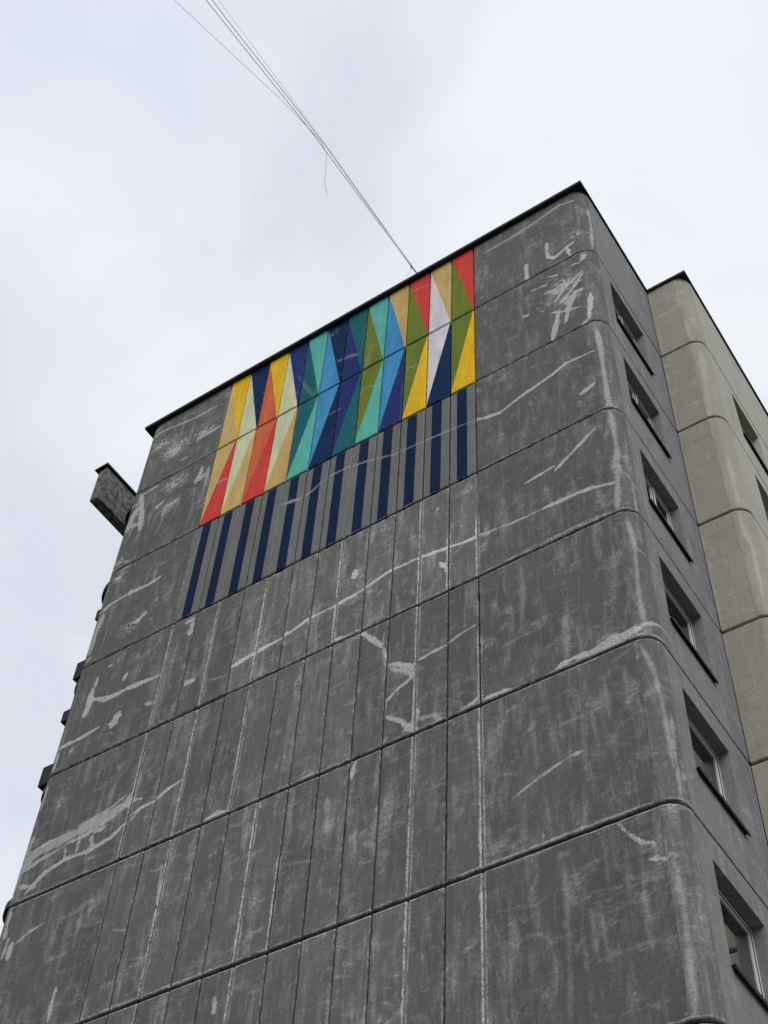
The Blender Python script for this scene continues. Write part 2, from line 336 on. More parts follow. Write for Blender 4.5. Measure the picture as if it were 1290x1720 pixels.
,(0.0081,0.9,[(-0.57,-8.444),(0.84,-8.443),(2.25,-8.444)])
,(0.007,0.9,[(2.52,-8.444),(3.41,-8.442),(4.29,-8.444)])
,(0.0088,0.9,[(-4.61,-8.359),(-3.26,-8.363),(-1.91,-8.359)])
,(0.0107,0.9,[(-1.67,-8.359),(-1.02,-8.362),(-0.36,-8.359)])
,(0.0079,0.9,[(-0.23,-8.36),(1.27,-8.359),(2.76,-8.36)])
,(0.0159,0.9,[(-8.9,-11.223),(-7.32,-11.221),(-5.73,-11.223)])
,(0.0113,0.9,[(-2.91,-11.221),(-1.93,-11.216),(-0.96,-11.221)])
,(0.0148,0.9,[(-0.92,-11.222),(0.15,-11.215),(1.21,-11.222)])
,(0.0111,0.9,[(-8.9,-11.135),(-7.43,-11.137),(-5.96,-11.135)])
,(0.0159,0.9,[(-5.89,-11.133),(-5.2,-11.139),(-4.51,-11.133)])
,(0.0133,0.9,[(-4.23,-11.134),(-3.13,-11.136),(-2.04,-11.134)])
,(0.0128,0.9,[(-1.88,-11.134),(-0.57,-11.138),(0.75,-11.134)])
,(0.0196,0.9,[(1.0,-11.132),(1.52,-11.136),(2.04,-11.132)])
,(0.019,0.9,[(2.29,-11.132),(2.6,-11.141),(2.91,-11.132)])
,(0.0119,0.9,[(-8.9,-14.053),(-8.25,-14.049),(-7.6,-14.053)])
,(0.0097,0.9,[(-7.36,-14.052),(-7.06,-14.047),(-6.76,-14.052)])
,(0.0094,0.9,[(-6.72,-14.052),(-5.15,-14.049),(-3.59,-14.052)])
,(0.0136,0.9,[(-3.48,-14.053),(-2.77,-14.05),(-2.06,-14.053)])
,(0.0097,0.9,[(-1.94,-14.052),(-1.39,-14.049),(-0.84,-14.052)])
,(0.0101,0.9,[(-0.62,-14.052),(0.17,-14.048),(0.97,-14.052)])
,(0.0148,0.9,[(1.16,-14.053),(2.47,-14.05),(3.79,-14.053)])
,(0.0175,0.9,[(-8.9,-13.964),(-8.12,-13.969),(-7.33,-13.964)])
,(0.016,0.9,[(-7.12,-13.964),(-6.22,-13.968),(-5.32,-13.964)])
,(0.0192,0.9,[(-5.28,-13.963),(-4.43,-13.966),(-3.57,-13.963)])
,(0.0134,0.9,[(-3.45,-13.965),(-1.98,-13.969),(-0.52,-13.965)])
,(0.0193,0.9,[(-0.46,-13.963),(0.9,-13.967),(2.25,-13.963)])
,(0.0119,0.9,[(2.46,-13.965),(3.71,-13.968),(4.97,-13.965)])
,(0.0091,0.9,[(-8.9,-16.903),(-8.41,-16.898),(-7.93,-16.903)])
,(0.0089,0.9,[(-7.88,-16.903),(-6.43,-16.902),(-4.99,-16.903)])
,(0.015,0.9,[(-4.94,-16.905),(-3.54,-16.903),(-2.14,-16.905)])
,(0.0145,0.9,[(-1.96,-16.904),(-0.62,-16.9),(0.72,-16.904)])
,(0.0158,0.9,[(0.94,-16.905),(1.38,-16.897),(1.82,-16.905)])
,(0.0106,0.9,[(1.93,-16.903),(2.96,-16.898),(3.99,-16.903)])
,(0.0146,0.9,[(-8.9,-16.816),(-7.8,-16.821),(-6.7,-16.816)])
,(0.0117,0.9,[(-6.57,-16.816),(-5.81,-16.82),(-5.06,-16.816)])
,(0.0124,0.9,[(-4.76,-16.816),(-3.93,-16.819),(-3.09,-16.816)])
,(0.0155,0.9,[(-2.86,-16.815),(-1.68,-16.819),(-0.51,-16.815)])
,(0.018,0.9,[(-0.24,-16.815),(0.26,-16.818),(0.75,-16.815)])
,(0.0127,0.9,[(0.92,-16.816),(1.79,-16.821),(2.67,-16.816)])
,(0.0131,0.9,[(2.74,-16.816),(3.81,-16.819),(4.87,-16.816)])
,(0.0306,0.9,[(-6.701,-9.78),(-7.002,-9.918),(-7.327,-9.971),(-7.698,-10.018)])
,(0.0361,1.0,[(-6.778,-10.142),(-7.101,-10.186),(-7.447,-10.302),(-7.874,-10.296)])
,(0.0376,1.0,[(-7.842,-10.113),(-8.281,-10.092),(-8.66,-10.139)])
,(0.0371,0.9,[(-7.983,-10.36),(-8.398,-10.411),(-8.709,-10.526)])
,(0.0371,0.9,[(-8.739,-10.433),(-8.833,-10.676),(-8.894,-11.006)])
,(0.0443,0.8,[(-8.79,-9.877),(-8.837,-10.271),(-8.845,-10.512)])
,(0.0208,1.0,[(1.484,-11.184),(1.953,-11.099),(2.414,-11.034)])
,(0.0208,1.0,[(1.34,-11.196),(1.73,-11.228),(2.302,-11.113)])
,(0.0426,0.35,[(-7.04,-11.761),(-7.058,-12.115),(-7.043,-12.577)])
,(0.0424,0.35,[(-6.829,-11.806),(-6.905,-12.102)])
,(0.029,0.25,[(1.098,-14.315),(1.119,-14.928),(1.047,-16.385)])
,(0.0418,0.3,[(1.404,-15.134),(1.415,-15.696)])
,(0.0317,0.25,[(1.655,-14.339),(1.636,-14.869)])
,(0.0234,0.3,[(2.071,-14.944),(2.029,-15.678)])
,(0.0235,0.3,[(1.433,-15.822),(1.664,-15.785)])
,(0.044,0.3,[(0.749,-8.62),(0.761,-9.335),(0.696,-9.969)])
,(0.0379,0.3,[(1.871,-11.62),(1.9,-12.404)])
,(0.0347,0.3,[(0.774,-11.659),(0.828,-12.735)])
,(0.034,0.4,[(0.415,-11.519),(0.6,-11.481)])
,(0.0309,0.3,[(2.181,-11.611),(2.17,-12.04)])
,(0.0234,0.4,[(1.171,-12.162),(1.584,-12.16),(1.926,-12.125)])
,(0.0318,0.9,[(-1.72,-8.996),(-1.661,-9.273),(-1.631,-9.529)])
,(0.0348,0.95,[(-1.166,-9.731),(-1.131,-10.033)])
,(0.0189,0.9,[(-1.104,-9.945),(-1.08,-10.751)])
,(0.0194,0.7,[(-1.61,-10.282),(-1.602,-10.605)])
,(0.0403,0.95,[(-1.393,-9.606),(-1.213,-9.861),(-1.144,-10.026)])
,(0.0419,0.9,[(-1.303,-10.805),(-1.213,-11.04),(-1.049,-11.098)])
,(0.027,0.8,[(-0.61,-11.133),(-0.413,-11.163),(-0.217,-11.123)])
,(0.0278,0.9,[(-2.271,-8.316),(-1.973,-8.658)])]
STROKES_WING = [(0.0259,0.6,[(2.752,2.153),(3.134,2.114),(3.531,2.152)])
,(0.0503,0.45,[(2.734,1.515),(3.058,1.53),(3.327,1.605),(3.232,1.963)])
,(0.0414,0.5,[(3.343,0.901),(3.323,0.346),(3.376,0.068)])
,(0.0237,0.5,[(3.374,0.94),(3.646,0.854)])
,(0.0661,0.45,[(3.454,-0.384),(3.45,-0.96),(3.326,-2.724)])
,(0.0758,0.4,[(3.106,-1.4),(3.254,-1.48)])
,(0.0523,0.4,[(2.98,-2.104),(3.207,-2.158)])
,(0.045,0.5,[(2.843,-0.754),(2.968,-0.839)])
,(0.0188,0.6,[(2.692,2.661),(2.725,1.204),(2.728,0.075)])
,(0.0163,0.7,[(2.706,-0.202),(2.703,-1.608),(2.668,-2.759)])
,(0.0142,0.7,[(2.671,-3.189),(2.696,-4.274),(2.68,-5.555)])
,(0.0162,0.8,[(2.683,-5.722),(2.689,-7.093),(2.69,-8.378)])
,(0.0175,0.7,[(2.693,-8.515),(2.634,-9.617)])
,(0.0451,0.5,[(3.452,-4.081),(3.454,-4.752),(3.442,-5.48)])
,(0.0446,0.6,[(3.397,-5.767),(3.405,-6.331),(3.476,-6.64),(3.44,-7.972)])
,(0.0124,0.5,[(2.702,-6.316),(3.013,-6.539),(3.213,-6.9)])
,(0.038,0.4,[(3.142,-3.785),(3.072,-4.055)])
,(0.0389,0.35,[(3.008,-7.512),(2.929,-7.681)])
,(0.0135,0.5,[(3.308,-4.0),(3.306,-4.891),(3.34,-5.336)])]
SPECKS = [(1.98,-0.93,0.5,1),(2.04,-1.55,0.4,1),(2.36,0.76,0.35,0.7),(1.55,-1.35,0.3,0.6),(1.47,1.3,0.3,0.5),(-7.91,1.08,0.6,1),(-7.12,1.14,0.4,0.9),(-8.47,1.66,0.5,0.8),(-7.6,-0.43,0.5,0.9),(-6.82,-0.8,0.3,0.9),(-8.95,1.57,0.35,0.6),(-7.67,-1.32,0.35,0.8),(-8.59,-0.88,0.3,0.7),(-8.66,-2.49,0.35,0.7),(-8.88,-3.37,0.35,0.6),(-7.79,-5.02,0.4,0.7),(-8.76,-4.57,0.4,0.6),(-2.49,1.92,0.3,0.7),(-3.68,2.39,0.3,0.5),(-6.86,1.46,0.3,0.5),(-8.03,-10.2,0.4,0.5)]


# ------------------------------------------------------------------ node helpers
class NG:
    def __init__(s, name):
        s.m = bpy.data.materials.new(name); s.m.use_nodes = True
        s.t = s.m.node_tree; s.t.nodes.clear()
        s.out = s.t.nodes.new('ShaderNodeOutputMaterial')
        s.b = s.t.nodes.new('ShaderNodeBsdfPrincipled'); s.b.name = 'Principled BSDF'; s.t.links.new(s.b.outputs[0], s.out.inputs[0])
    def put(s, sock, v):
        if v is None: return
        if hasattr(v, 'is_output'): s.t.links.new(v, sock)
        elif isinstance(v, (tuple, list)): sock.default_value = (*v, 1) if len(v) == 3 and sock.type == 'RGBA' else v
        else: sock.default_value = v
    def node(s, t): return s.t.nodes.new(t)
    def math(s, op, a, b=None, c=None, clamp=False):
        n = s.node('ShaderNodeMath'); n.operation = op; n.use_clamp = clamp
        s.put(n.inputs[0], a); s.put(n.inputs[1], b); s.put(n.inputs[2], c); return n.outputs[0]
    def mix(s, f, a, b, mode='MIX'):
        n = s.node('ShaderNodeMix'); n.data_type = 'RGBA'; n.blend_type = mode
        s.put(n.inputs[0], f); s.put(n.inputs[6], a); s.put(n.inputs[7], b); return n.outputs[2]
    def noise(s, vec, scale, det=3, rough=.5, dist=0., w=None):
        n = s.node('ShaderNodeTexNoise')
        if w is not None: n.noise_dimensions = '4D'; s.put(n.inputs['W'], w)
        s.put(n.inputs['Vector'], vec); n.inputs['Scale'].default_value = scale; n.inputs['Detail'].default_value = det
        n.inputs['Roughness'].default_value = rough; n.inputs['Distortion'].default_value = dist
        return n.outputs[0]
    def ss(s, v, lo, hi, a=0., b=1.):
        n = s.node('ShaderNodeMapRange'); n.interpolation_type = 'SMOOTHSTEP'
        s.put(n.inputs[0], v); n.inputs[1].default_value = lo; n.inputs[2].default_value = hi
        n.inputs[3].default_value = a; n.inputs[4].default_value = b; return n.outputs[0]
    def attr(s, name, typ='GEOMETRY'):
        n = s.node('ShaderNodeAttribute'); n.attribute_name = name; n.attribute_type = typ; return n
    def uv(s, name):
        n = s.node('ShaderNodeUVMap'); n.uv_map = name; return n.outputs[0]
    def scale(s, v, xyz):
        n = s.node('ShaderNodeVectorMath'); n.operation = 'MULTIPLY'; s.put(n.inputs[0], v); n.inputs[1].default_value = xyz; return n.outputs[0]
    def bump(s, h, strength, dist, normal=None):
        n = s.node('ShaderNodeBump'); n.inputs['Strength'].default_value = strength; n.inputs['Distance'].default_value = dist
        s.put(n.inputs['Height'], h)
        if normal is not None: s.put(n.inputs['Normal'], normal)
        return n.outputs[0]

def lum(c, f): return tuple(min(1, x*f) for x in c)

def concrete(name, dark, light, patch, paint=None, wear=1.0):
    """Weathered rendered concrete. paint = (kind, colour A, colour B); kinds: 'fall', 'rise', 'stripe'."""
    g = NG(name)
    wall = g.uv('wall')
    tone = g.attr('tone', 'OBJECT').outputs['Fac']
    seed = g.attr('seed', 'OBJECT').outputs['Fac']
    geo_patch = g.attr('patch').outputs['Fac']; pst = g.attr('patch_strength').outputs['Fac']; speck = g.attr('speck').outputs['Fac']
    edge = g.attr('edge').outputs['Fac']
    streakv = g.scale(wall, (3.2, .55, 1)); streak = g.noise(streakv, 1.6, 5, .62, .35, seed)
    streak2 = g.noise(g.scale(wall, (9, 1.1, 1)), 1.5, 4, .6, .2, seed)
    cloud = g.noise(wall, .8, 5, .6, .6, seed)
    smear = g.noise(g.scale(wall, (1, 1.9, 1)), 2.1, 6, .68, 1.1, seed)
    grain = g.noise(wall, 95, 2, .6)
    mid = g.noise(wall, 22, 4, .65)
    pits = g.noise(wall, 60, 1, .5)
    # how much of the pale skim shows through the dark coat
    a = g.math('MULTIPLY', g.ss(streak, .46, .74), .75)
    a = g.math('MULTIPLY_ADD', g.ss(smear, .5, .7), .62, a)
    a = g.math('MULTIPLY', a, g.ss(cloud, .38, .58, .22, 1))
    a = g.math('MULTIPLY_ADD', g.ss(streak2, .52, .7), .26, a)
    blot = g.noise(g.scale(wall, (2.6, 1.3, 1)), 1.9, 5, .7, .25, seed)
    a = g.math('MULTIPLY_ADD', g.ss(blot, .58, .66), .30, a)
    a = g.math('MULTIPLY', a, g.ss(mid, .28, .68, .35, 1.25))
    a = g.math('MULTIPLY', a, wear, clamp=True)
    base = g.mix(a, dark, light)
    base = g.mix(g.ss(cloud, .42, .68), base, g.mix(1, base, (.86, .86, .87), 'MULTIPLY'))
    if paint:
        cell = g.uv('cell'); sx = g.node('ShaderNodeSeparateXYZ'); g.put(sx.inputs[0], cell)
        u, v = sx.outputs[0], sx.outputs[1]
        wob = g.math('MULTIPLY', g.math('SUBTRACT', g.noise(wall, 5, 4, .6, 0., seed), .5), .022); u = g.math('ADD', u, wob)
        if paint[0] == 'fall': f = g.math('GREATER_THAN', g.math('ADD', u, v), 1.0)
        elif paint[0] == 'rise': f = g.math('GREATER_THAN', u, v)
        else:
            f = g.math('MULTIPLY', g.math('GREATER_THAN', u, .27), g.math('LESS_THAN', u, .68))
        cA, cB = paint[1], paint[2]
        col = g.mix(f, cA, cB)
        # uneven coat: grime, thin spots, fine scratches
        col = g.mix(g.ss(g.noise(wall, 3, 5, .65, .6, seed), .45, .75, 0, .5), col, g.mix(1, g.mix(.05, col, (.3, .3, .28)), (.78, .78, .78), 'MULTIPLY'))
        col = g.mix(g.ss(mid, .55, .8, 0, .05), col, (.45, .44, .42))
        col = g.mix(1, col, g.mix(g.ss(streak, .3, .7), (.78, .78, .78), (1, 1, 1)), 'MULTIPLY')
        scr = g.noise(g.scale(wall, (14, 3, 1)), 3, 5, .7, .8, seed)
        col = g.mix(g.ss(scr, .68, .76, 0, .35), col, g.mix(.3, col, (.45, .45, .43)))
        if paint[0] == 'stripe':
            base = g.mix(f, g.mix(.5, col, base), col)
        else:
            base = col
    # repairs and pale joint lines: raised filler with ragged edges
    rag = g.math('MULTIPLY_ADD', g.math('SUBTRACT', g.noise(wall, 34, 4, .75, .6), .5), .10, geo_patch)
    rag = g.math('MULTIPLY_ADD', g.math('SUBTRACT', g.noise(wall, 6, 3, .6), .5), .055, rag)
    wd_ = g.math('SUBTRACT', 1, pst)
    mr = g.node('ShaderNodeMapRange'); mr.interpolation_type = 'SMOOTHSTEP'; g.put(mr.inputs[0], rag)
    g.put(mr.inputs[1], g.math('MULTIPLY_ADD', wd_, -.03, -.006)); g.put(mr.inputs[2], g.math('MULTIPLY_ADD', wd_, .055, .012)); pm = mr.outputs[0]
    thin = g.noise(g.scale(wall, (1, 2.2, 1)), 13, 4, .7, .8, seed)
    pm_soft = g.math('MULTIPLY', pm, g.ss(thin, .32, .52, .5, 1))
    crk = g.math('ABSOLUTE', g.math('SUBTRACT', g.noise(g.scale(wall, (1, 2.4, 1)), 5.5, 4, .6, 1.5), .5))
    pm_soft = g.math('MULTIPLY', pm_soft, g.ss(crk, .005, .02, .4, 1))
    pmask = g.math('MULTIPLY', pm_soft, pst)
    # speckle fields
    sn = g.noise(g.scale(wall, (.55, 1.7, 1)), 13, 5, .68, 1.6)
    sm = g.ss(g.math('MULTIPLY_ADD', speck, .22, sn), .65, .68, 0, .9)
    sm = g.math('MULTIPLY', sm, g.ss(speck, .05, .25))
    # isolated little knocks and chips
    chip = g.ss(g.noise(g.scale(wall, (1, 1.4, 1)), 11, 2, .5, .6, seed), .775, .79, 0, .75)
    allm = g.math('MAXIMUM', g.math('MAXIMUM', pmask, sm), g.math('MULTIPLY', chip, wear, clamp=True))
    pc = g.mix(g.ss(g.noise(wall, 30, 4, .7, .5), .35, .7), patch, lum(patch, .72))
    if paint:
        allm = g.math('MULTIPLY', allm, .5 if paint[0] != 'stripe' else .6)
    base = g.mix(allm, base, pc)
    # pale mortar lip along the arrises; top edge also paints the bevel's highlight
    lip = g.math('MULTIPLY', g.ss(g.math('MULTIPLY_ADD', g.math('SUBTRACT', g.noise(wall, 9, 4, .7), .5), 1.2, edge), .42, .8), .85 if not paint else .3)
    base = g.mix(lip, base, lum(patch, .85))
    # tone and grain
    gr = g.ss(grain, .2, .8, .84, 1.16)
    gr = g.math('MULTIPLY', gr, g.ss(mid, .2, .8, .92, 1.08))
    gr = g.math('MULTIPLY', gr, g.ss(pits, .24, .34, .62, 1))
    gr = g.math('MULTIPLY', gr, tone)
    cc = g.node('ShaderNodeCombineColor'); [g.put(cc.inputs[i], gr) for i in range(3)]
    base = g.mix(1, base, cc.outputs[0], 'MULTIPLY')
    g.put(g.b.inputs['Base Color'], base)
    g.b.inputs['Roughness'].default_value = .93 if not paint else .75
    g.b.inputs['Specular IOR Level'].default_value = .2 if not paint else .06
    h = g.math('MULTIPLY_ADD', pmask, 1.2, g.math('MULTIPLY', mid, .9))
    n1_ = g.bump(h, .55, .006)
    n2_ = g.bump(g.math('MULTIPLY_ADD', pits, .5, grain), .5, .003, n1_)
    g.put(g.b.inputs['Normal'], n2_)
    return g.m

def plain(name, col, rough=.6, metal=0., var=.15, scale=8, bump=.2):
    g = NG(name); tcn = g.node('ShaderNodeTexCoord').outputs['Object']
    n = g.noise(tcn, scale, 5, .65, .3)
    base = g.mix(g.ss(n, .3, .7), lum(col, 1-var), lum(col, 1+var))
    g.put(g.b.inputs['Base Color'], base); g.b.inputs['Roughness'].default_value = rough; g.b.inputs['Metallic'].default_value = metal
    g.put(g.b.inputs['Normal'], g.bump(g.noise(tcn, scale*8, 3, .6), bump, .004))
    return g.m

GREY_D, GREY_L, GREY_P = (.108, .106, .104), (.33, .327, .315), (.55, .55, .52)
SIDE_D, SIDE_L = (.205, .200, .203), (.33, .325, .325)
BEI_D, BEI_L, BEI_P = (.318, .299, .250), (.44, .42, .36), (.57, .55, .49)
M_FRONT = concrete('grey_render', GREY_D, GREY_L, GREY_P)
M_SIDE = concrete('grey_side_render', SIDE_D, SIDE_L, (.42, .42, .41), wear=1.05)
M_BEIGE = concrete('beige_render', BEI_D, BEI_L, BEI_P, wear=1.)
M_BEIGE_S = concrete('beige_side_render', (.40, .378, .33), (.50, .48, .43), (.60, .58, .53), wear=1.2)
M_CORE = plain('joint_concrete', (.022, .022, .022), .95, 0, .3, 6)
M_MORTAR = plain('joint_mortar', (.20, .20, .20), .95, 0, .25, 9, .5)
M_METAL = plain('dark_flashing_metal', (.006, .006, .011), .7, .0, .3, 3, .05)
M_METAL.node_tree.nodes['Principled BSDF'].inputs['Specular IOR Level'].default_value = .35
M_PVC = plain('white_window_plastic', (.62, .64, .66), .35, 0, .04, 3, .02)
M_DARKFR = plain('dark_window_frame', (.10, .10, .11), .4, 0, .1, 3, .02)
M_GASKET = plain('black_gasket', (.02, .02, .02), .6, 0, .1, 3, .02)
M_ROOM = plain('room_plaster', (.66, .68, .64), .9, 0, .1, 2, .05)
M_ROUGH = plain('old_rough_concrete', (.115, .108, .104), .95, 0, .75, 7, 1.0)
M_ROUGH2 = plain('stained_brown_concrete', (.10, .08, .062), .95, 0, .3, 9, .6)
M_CABLE = plain('cable_rubber', (.08, .08, .082), .6, 0, .1, 3, .0)
M_CABLE_THIN = plain('thin_grey_cable', (.16, .165, .17), .6, 0, .1, 3, .0)
M_CABLE_FAINT = plain('pale_wire', (.42, .46, .46), .5, 0, .1, 3, .0)
M_ASPHALT = plain('asphalt', (.05, .05, .052), .9, 0, .2, 1.5, .4)
M_PAVING = plain('paving', (.27, .265, .25), .9, 0, .15, 2.5, .3)
M_GRASS = plain('lawn_green', (.05, .075, .028), .95, 0, .35, 1.2, .6)
gg = NG('window_glass'); gg.b.inputs['Base Color'].default_value = (.90, .96, .95, 1); gg.b.inputs['Roughness'].default_value = .02
gg.b.inputs['Transmission Weight'].default_value = 1; gg.b.inputs['IOR'].default_value = 2.5
gnt = gg.noise(gg.node('ShaderNodeTexCoord').outputs['Object'], 1.3, 2, .5); gg.put(gg.b.inputs['Normal'], gg.bump(gnt, .04, .01))
M_GLASS = gg.m

PAINTS = dict(tan=(.64, .43, .165), yellow=(.83, .50, .022), cream=(.66, .66, .43), navy=(.003, .025, .085), orange=(.66, .14, .062),
              red=(.66, .062, .052), indigo=(.018, .034, .165), teal=(.012, .13, .16), turquoise=(.12, .47, .40),
              sky=(.062, .30, .60), olive=(.16, .21, .030), white=(.74, .70, .73), grey=(.235, .235, .23), stripe_navy=(.002, .016, .055))
WORDS = dict(sky='light blue', indigo='dark blue', navy='navy')
ROW0 = ['tan yellow', 'cream navy', 'orange yellow', 'cream indigo', 'teal turquoise', 'sky navy', 'indigo teal', 'olive turquoise', 'sky tan', 'olive red', 'white tan', 'olive red']
ROW1 = ['tan red', 'cream tan', 'orange red', 'cream tan', 'teal turquoise', 'sky navy', 'indigo teal', 'olive turquoise', 'sky indigo', 'olive yellow', 'white navy', 'olive yellow']
_pm = {}
def paint_mat(kind, a, b):
    k = (kind, a, b)
    if k not in _pm:
        nm = 'paint_%s_%s_%s' % k
        _pm[k] = concrete(nm, GREY_D, GREY_L, (.52, .52, .48), (kind, PAINTS[a], PAINTS[b]), wear=.3)
    return _pm[k]

# ------------------------------------------------------------------ object helpers
def link(name, mesh, parent=None, mat=None, label=None):
    o = bpy.data.objects.new(name, mesh); COL.objects.link(o)
    if parent is not None: o.parent = parent
    if mat is not None and mesh is not None:
        mesh.materials.clear(); mesh.materials.append(mat)
    if label: o['label'] = label
    return o
def top(o, label, cat=None, group=None, kind=None):
    if label: o['label'] = label
    if cat: o['category'] = cat
    if group: o['group'] = group
    if kind: o['kind'] = kind
    return o
class MB:
    def __init__(s): s.v = []; s.f = []
    def box(s, x0, x1, y0, y1, z0, z1):
        b = len(s.v)
        s.v += [(x, y, z) for z in (z0, z1) for y in (y0, y1) for x in (x0, x1)]
        s.f += [tuple(b+i for i in q) for q in ((0, 2, 3, 1), (4, 5, 7, 6), (0, 1, 5, 4), (2, 6, 7, 3), (0, 4, 6, 2), (1, 3, 7, 5))]
        return s
    def prism(s, poly, z0, z1):          # poly counter-clockwise in (x, y)
        b = len(s.v); n = len(poly)
        s.v += [(x, y, z0) for x, y in poly]+[(x, y, z1) for x, y in poly]
        s.f.append(tuple(b+i for i in reversed(range(n)))); s.f.append(tuple(b+n+i for i in range(n)))
        s.f += [(b+i, b+(i+1) % n, b+n+(i+1) % n, b+n+i) for i in range(n)]
        return s
    def tube(s, pts, r, n=6):
        pts = [Vector(p) for p in pts]; b = len(s.v); prev = None
        for i, p in enumerate(pts):
            d = (pts[min(i+1, len(pts)-1)]-pts[max(i-1, 0)]).normalized()
            if prev is None: a = d.orthogonal().normalized()
            else: a = (prev-d*prev.dot(d)).normalized()
            prev = a; c = d.cross(a)
            s.v += [tuple(p+(a*math.cos(2*math.pi*k/n)+c*math.sin(2*math.pi*k/n))*r) for k in range(n)]
        for i in range(len(pts)-1):
            for k in range(n):
                s.f.append((b+i*n+k, b+i*n+(k+1) % n, b+(i+1)*n+(k+1) % n, b+(i+1)*n+k))
        e = b+(len(pts)-1)*n
        s.f.append(tuple(b+k for k in reversed(range(n)))); s.f.append(tuple(e+k for k in range(n)))
        return s
    def mesh(s, name):
        m = bpy.data.meshes.new(name); m.from_pydata(s.v, [], s.f); m.validate(); m.update(); return m
    def obj(s, name, mat, parent=None, label=None): return link(name, s.mesh(name), parent, mat, label)
def bevel(o, w, seg=2):
    md = o.modifiers.new('bevel', 'BEVEL'); md.width = w; md.segments = seg; md.limit_method = 'ANGLE'; return o

# ------------------------------------------------------------------ geometry of the block (x right, y back, z up; z measured from the first joint)
FL = 2.8
PITCH = 0.5456033
V12 = 0.0; V0 = -12*PITCH
RAD = .29
XS = 2.6611; XRC = XS-RAD                 # side face plane, start of the right corner curve
XLC = -8.7102; XL = XLC-RAD               # start of the left corner curve, left face plane
YI = 2.9708                               # setback where the wing begins
XW = 3.56; XWC = XW-RAD                   # wing side plane
ZR = 2.7012
BACK = 13.0
JZ = {1: 0., 2: -2.758, 3: -5.645, 4: -8.402, 5: -11.178, 6: -14.009}
for n in range(7, 11): JZ[n] = -FL*(n-1)-.06
GAP_H, GAP_V, BEV, DEEP = .060, .026, .012, .09

def map_main(s, d):
    s = np.asarray(s, float); arc = RAD*math.pi/2
    x = s.copy(); y = np.zeros_like(s)+d
    k = s > XRC; th = np.clip((s-XRC)/RAD, 0, math.pi/2); rr = RAD-d
    x = np.where(k, XRC+rr*np.sin(th), x); y = np.where(k, RAD-rr*np.cos(th), y)
    k2 = s > XRC+arc; x = np.where(k2, XS-d, x); y = np.where(k2, RAD+(s-XRC-arc), y)
    k = s < XLC; th = np.clip((XLC-s)/RAD, 0, math.pi/2)
    x = np.where(k, XLC-rr*np.sin(th), x); y = np.where(k, RAD-rr*np.cos(th), y)
    k2 = s < XLC-arc; x = np.where(k2, XL+d, x); y = np.where(k2, RAD+(XLC-arc-s), y)
    return x, y
def map_wing(s, d):
    s = np.asarray(s, float); arc = RAD*math.pi/2
    x = s.copy(); y = np.zeros_like(s)+YI+d
    k = s > XWC; th = np.clip((s-XWC)/RAD, 0, math.pi/2); rr = RAD-d
    x = np.where(k, XWC+rr*np.sin(th), x); y = np.where(k, YI+RAD-rr*np.cos(th), y)
    k2 = s > XWC+arc; x = np.where(k2, XW-d, x); y = np.where(k2, YI+RAD+(s-XWC-arc), y)
    return x, y
ARC = RAD*math.pi/2
S_SIDE = XRC+ARC            # unrolled start of the side face; s = S_SIDE + (y - RAD)
def s_side(y): return S_SIDE+(y-RAD)
def s_wside(y): return XWC+ARC+(y-YI-RAD)

def stroke_fields(S, Z, strokes, specks):
    best = np.full(S.shape, -.3); st = np.ones(S.shape)
    s0, s1, z0, z1 = S.min()-.35, S.max()+.35, Z.min()-.35, Z.max()+.35
    for hw, k, pts in strokes:
        p = np.array(pts)
        if p[:, 0].max() < s0 or p[:, 0].min() > s1 or p[:, 1].max() < z0 or p[:, 1].min() > z1: continue
        tot = len(p)-1
        for i in range(tot):
            a, b = p[i], p[i+1]
            ab = b-a; l2 = ab@ab+1e-9
            t = np.clip(((S-a[0])*ab[0]+(Z-a[1])*ab[1])/l2, 0, 1)
            d = np.hypot(S-a[0]-t*ab[0], Z-a[1]-t*ab[1])
            # the stroke swells and thins a little and tapers at its tips
            u = (i+t)/tot; h = hw*(1+.22*np.sin(u*9.+a[0]*5))*np.clip(.55+4*np.minimum(u, 1-u), 0, 1)
            v = h-d
            up = v > best; best = np.where(up, v, best); st = np.where(up, k, st)
    sp = np.zeros(S.shape)
    for a, b, r_, k in specks:
        sp = np.maximum(sp, k*np.clip(1-np.hypot(S-a, (Z-b)*1.2)/r_, 0, 1)**.7)
    return best, st, sp

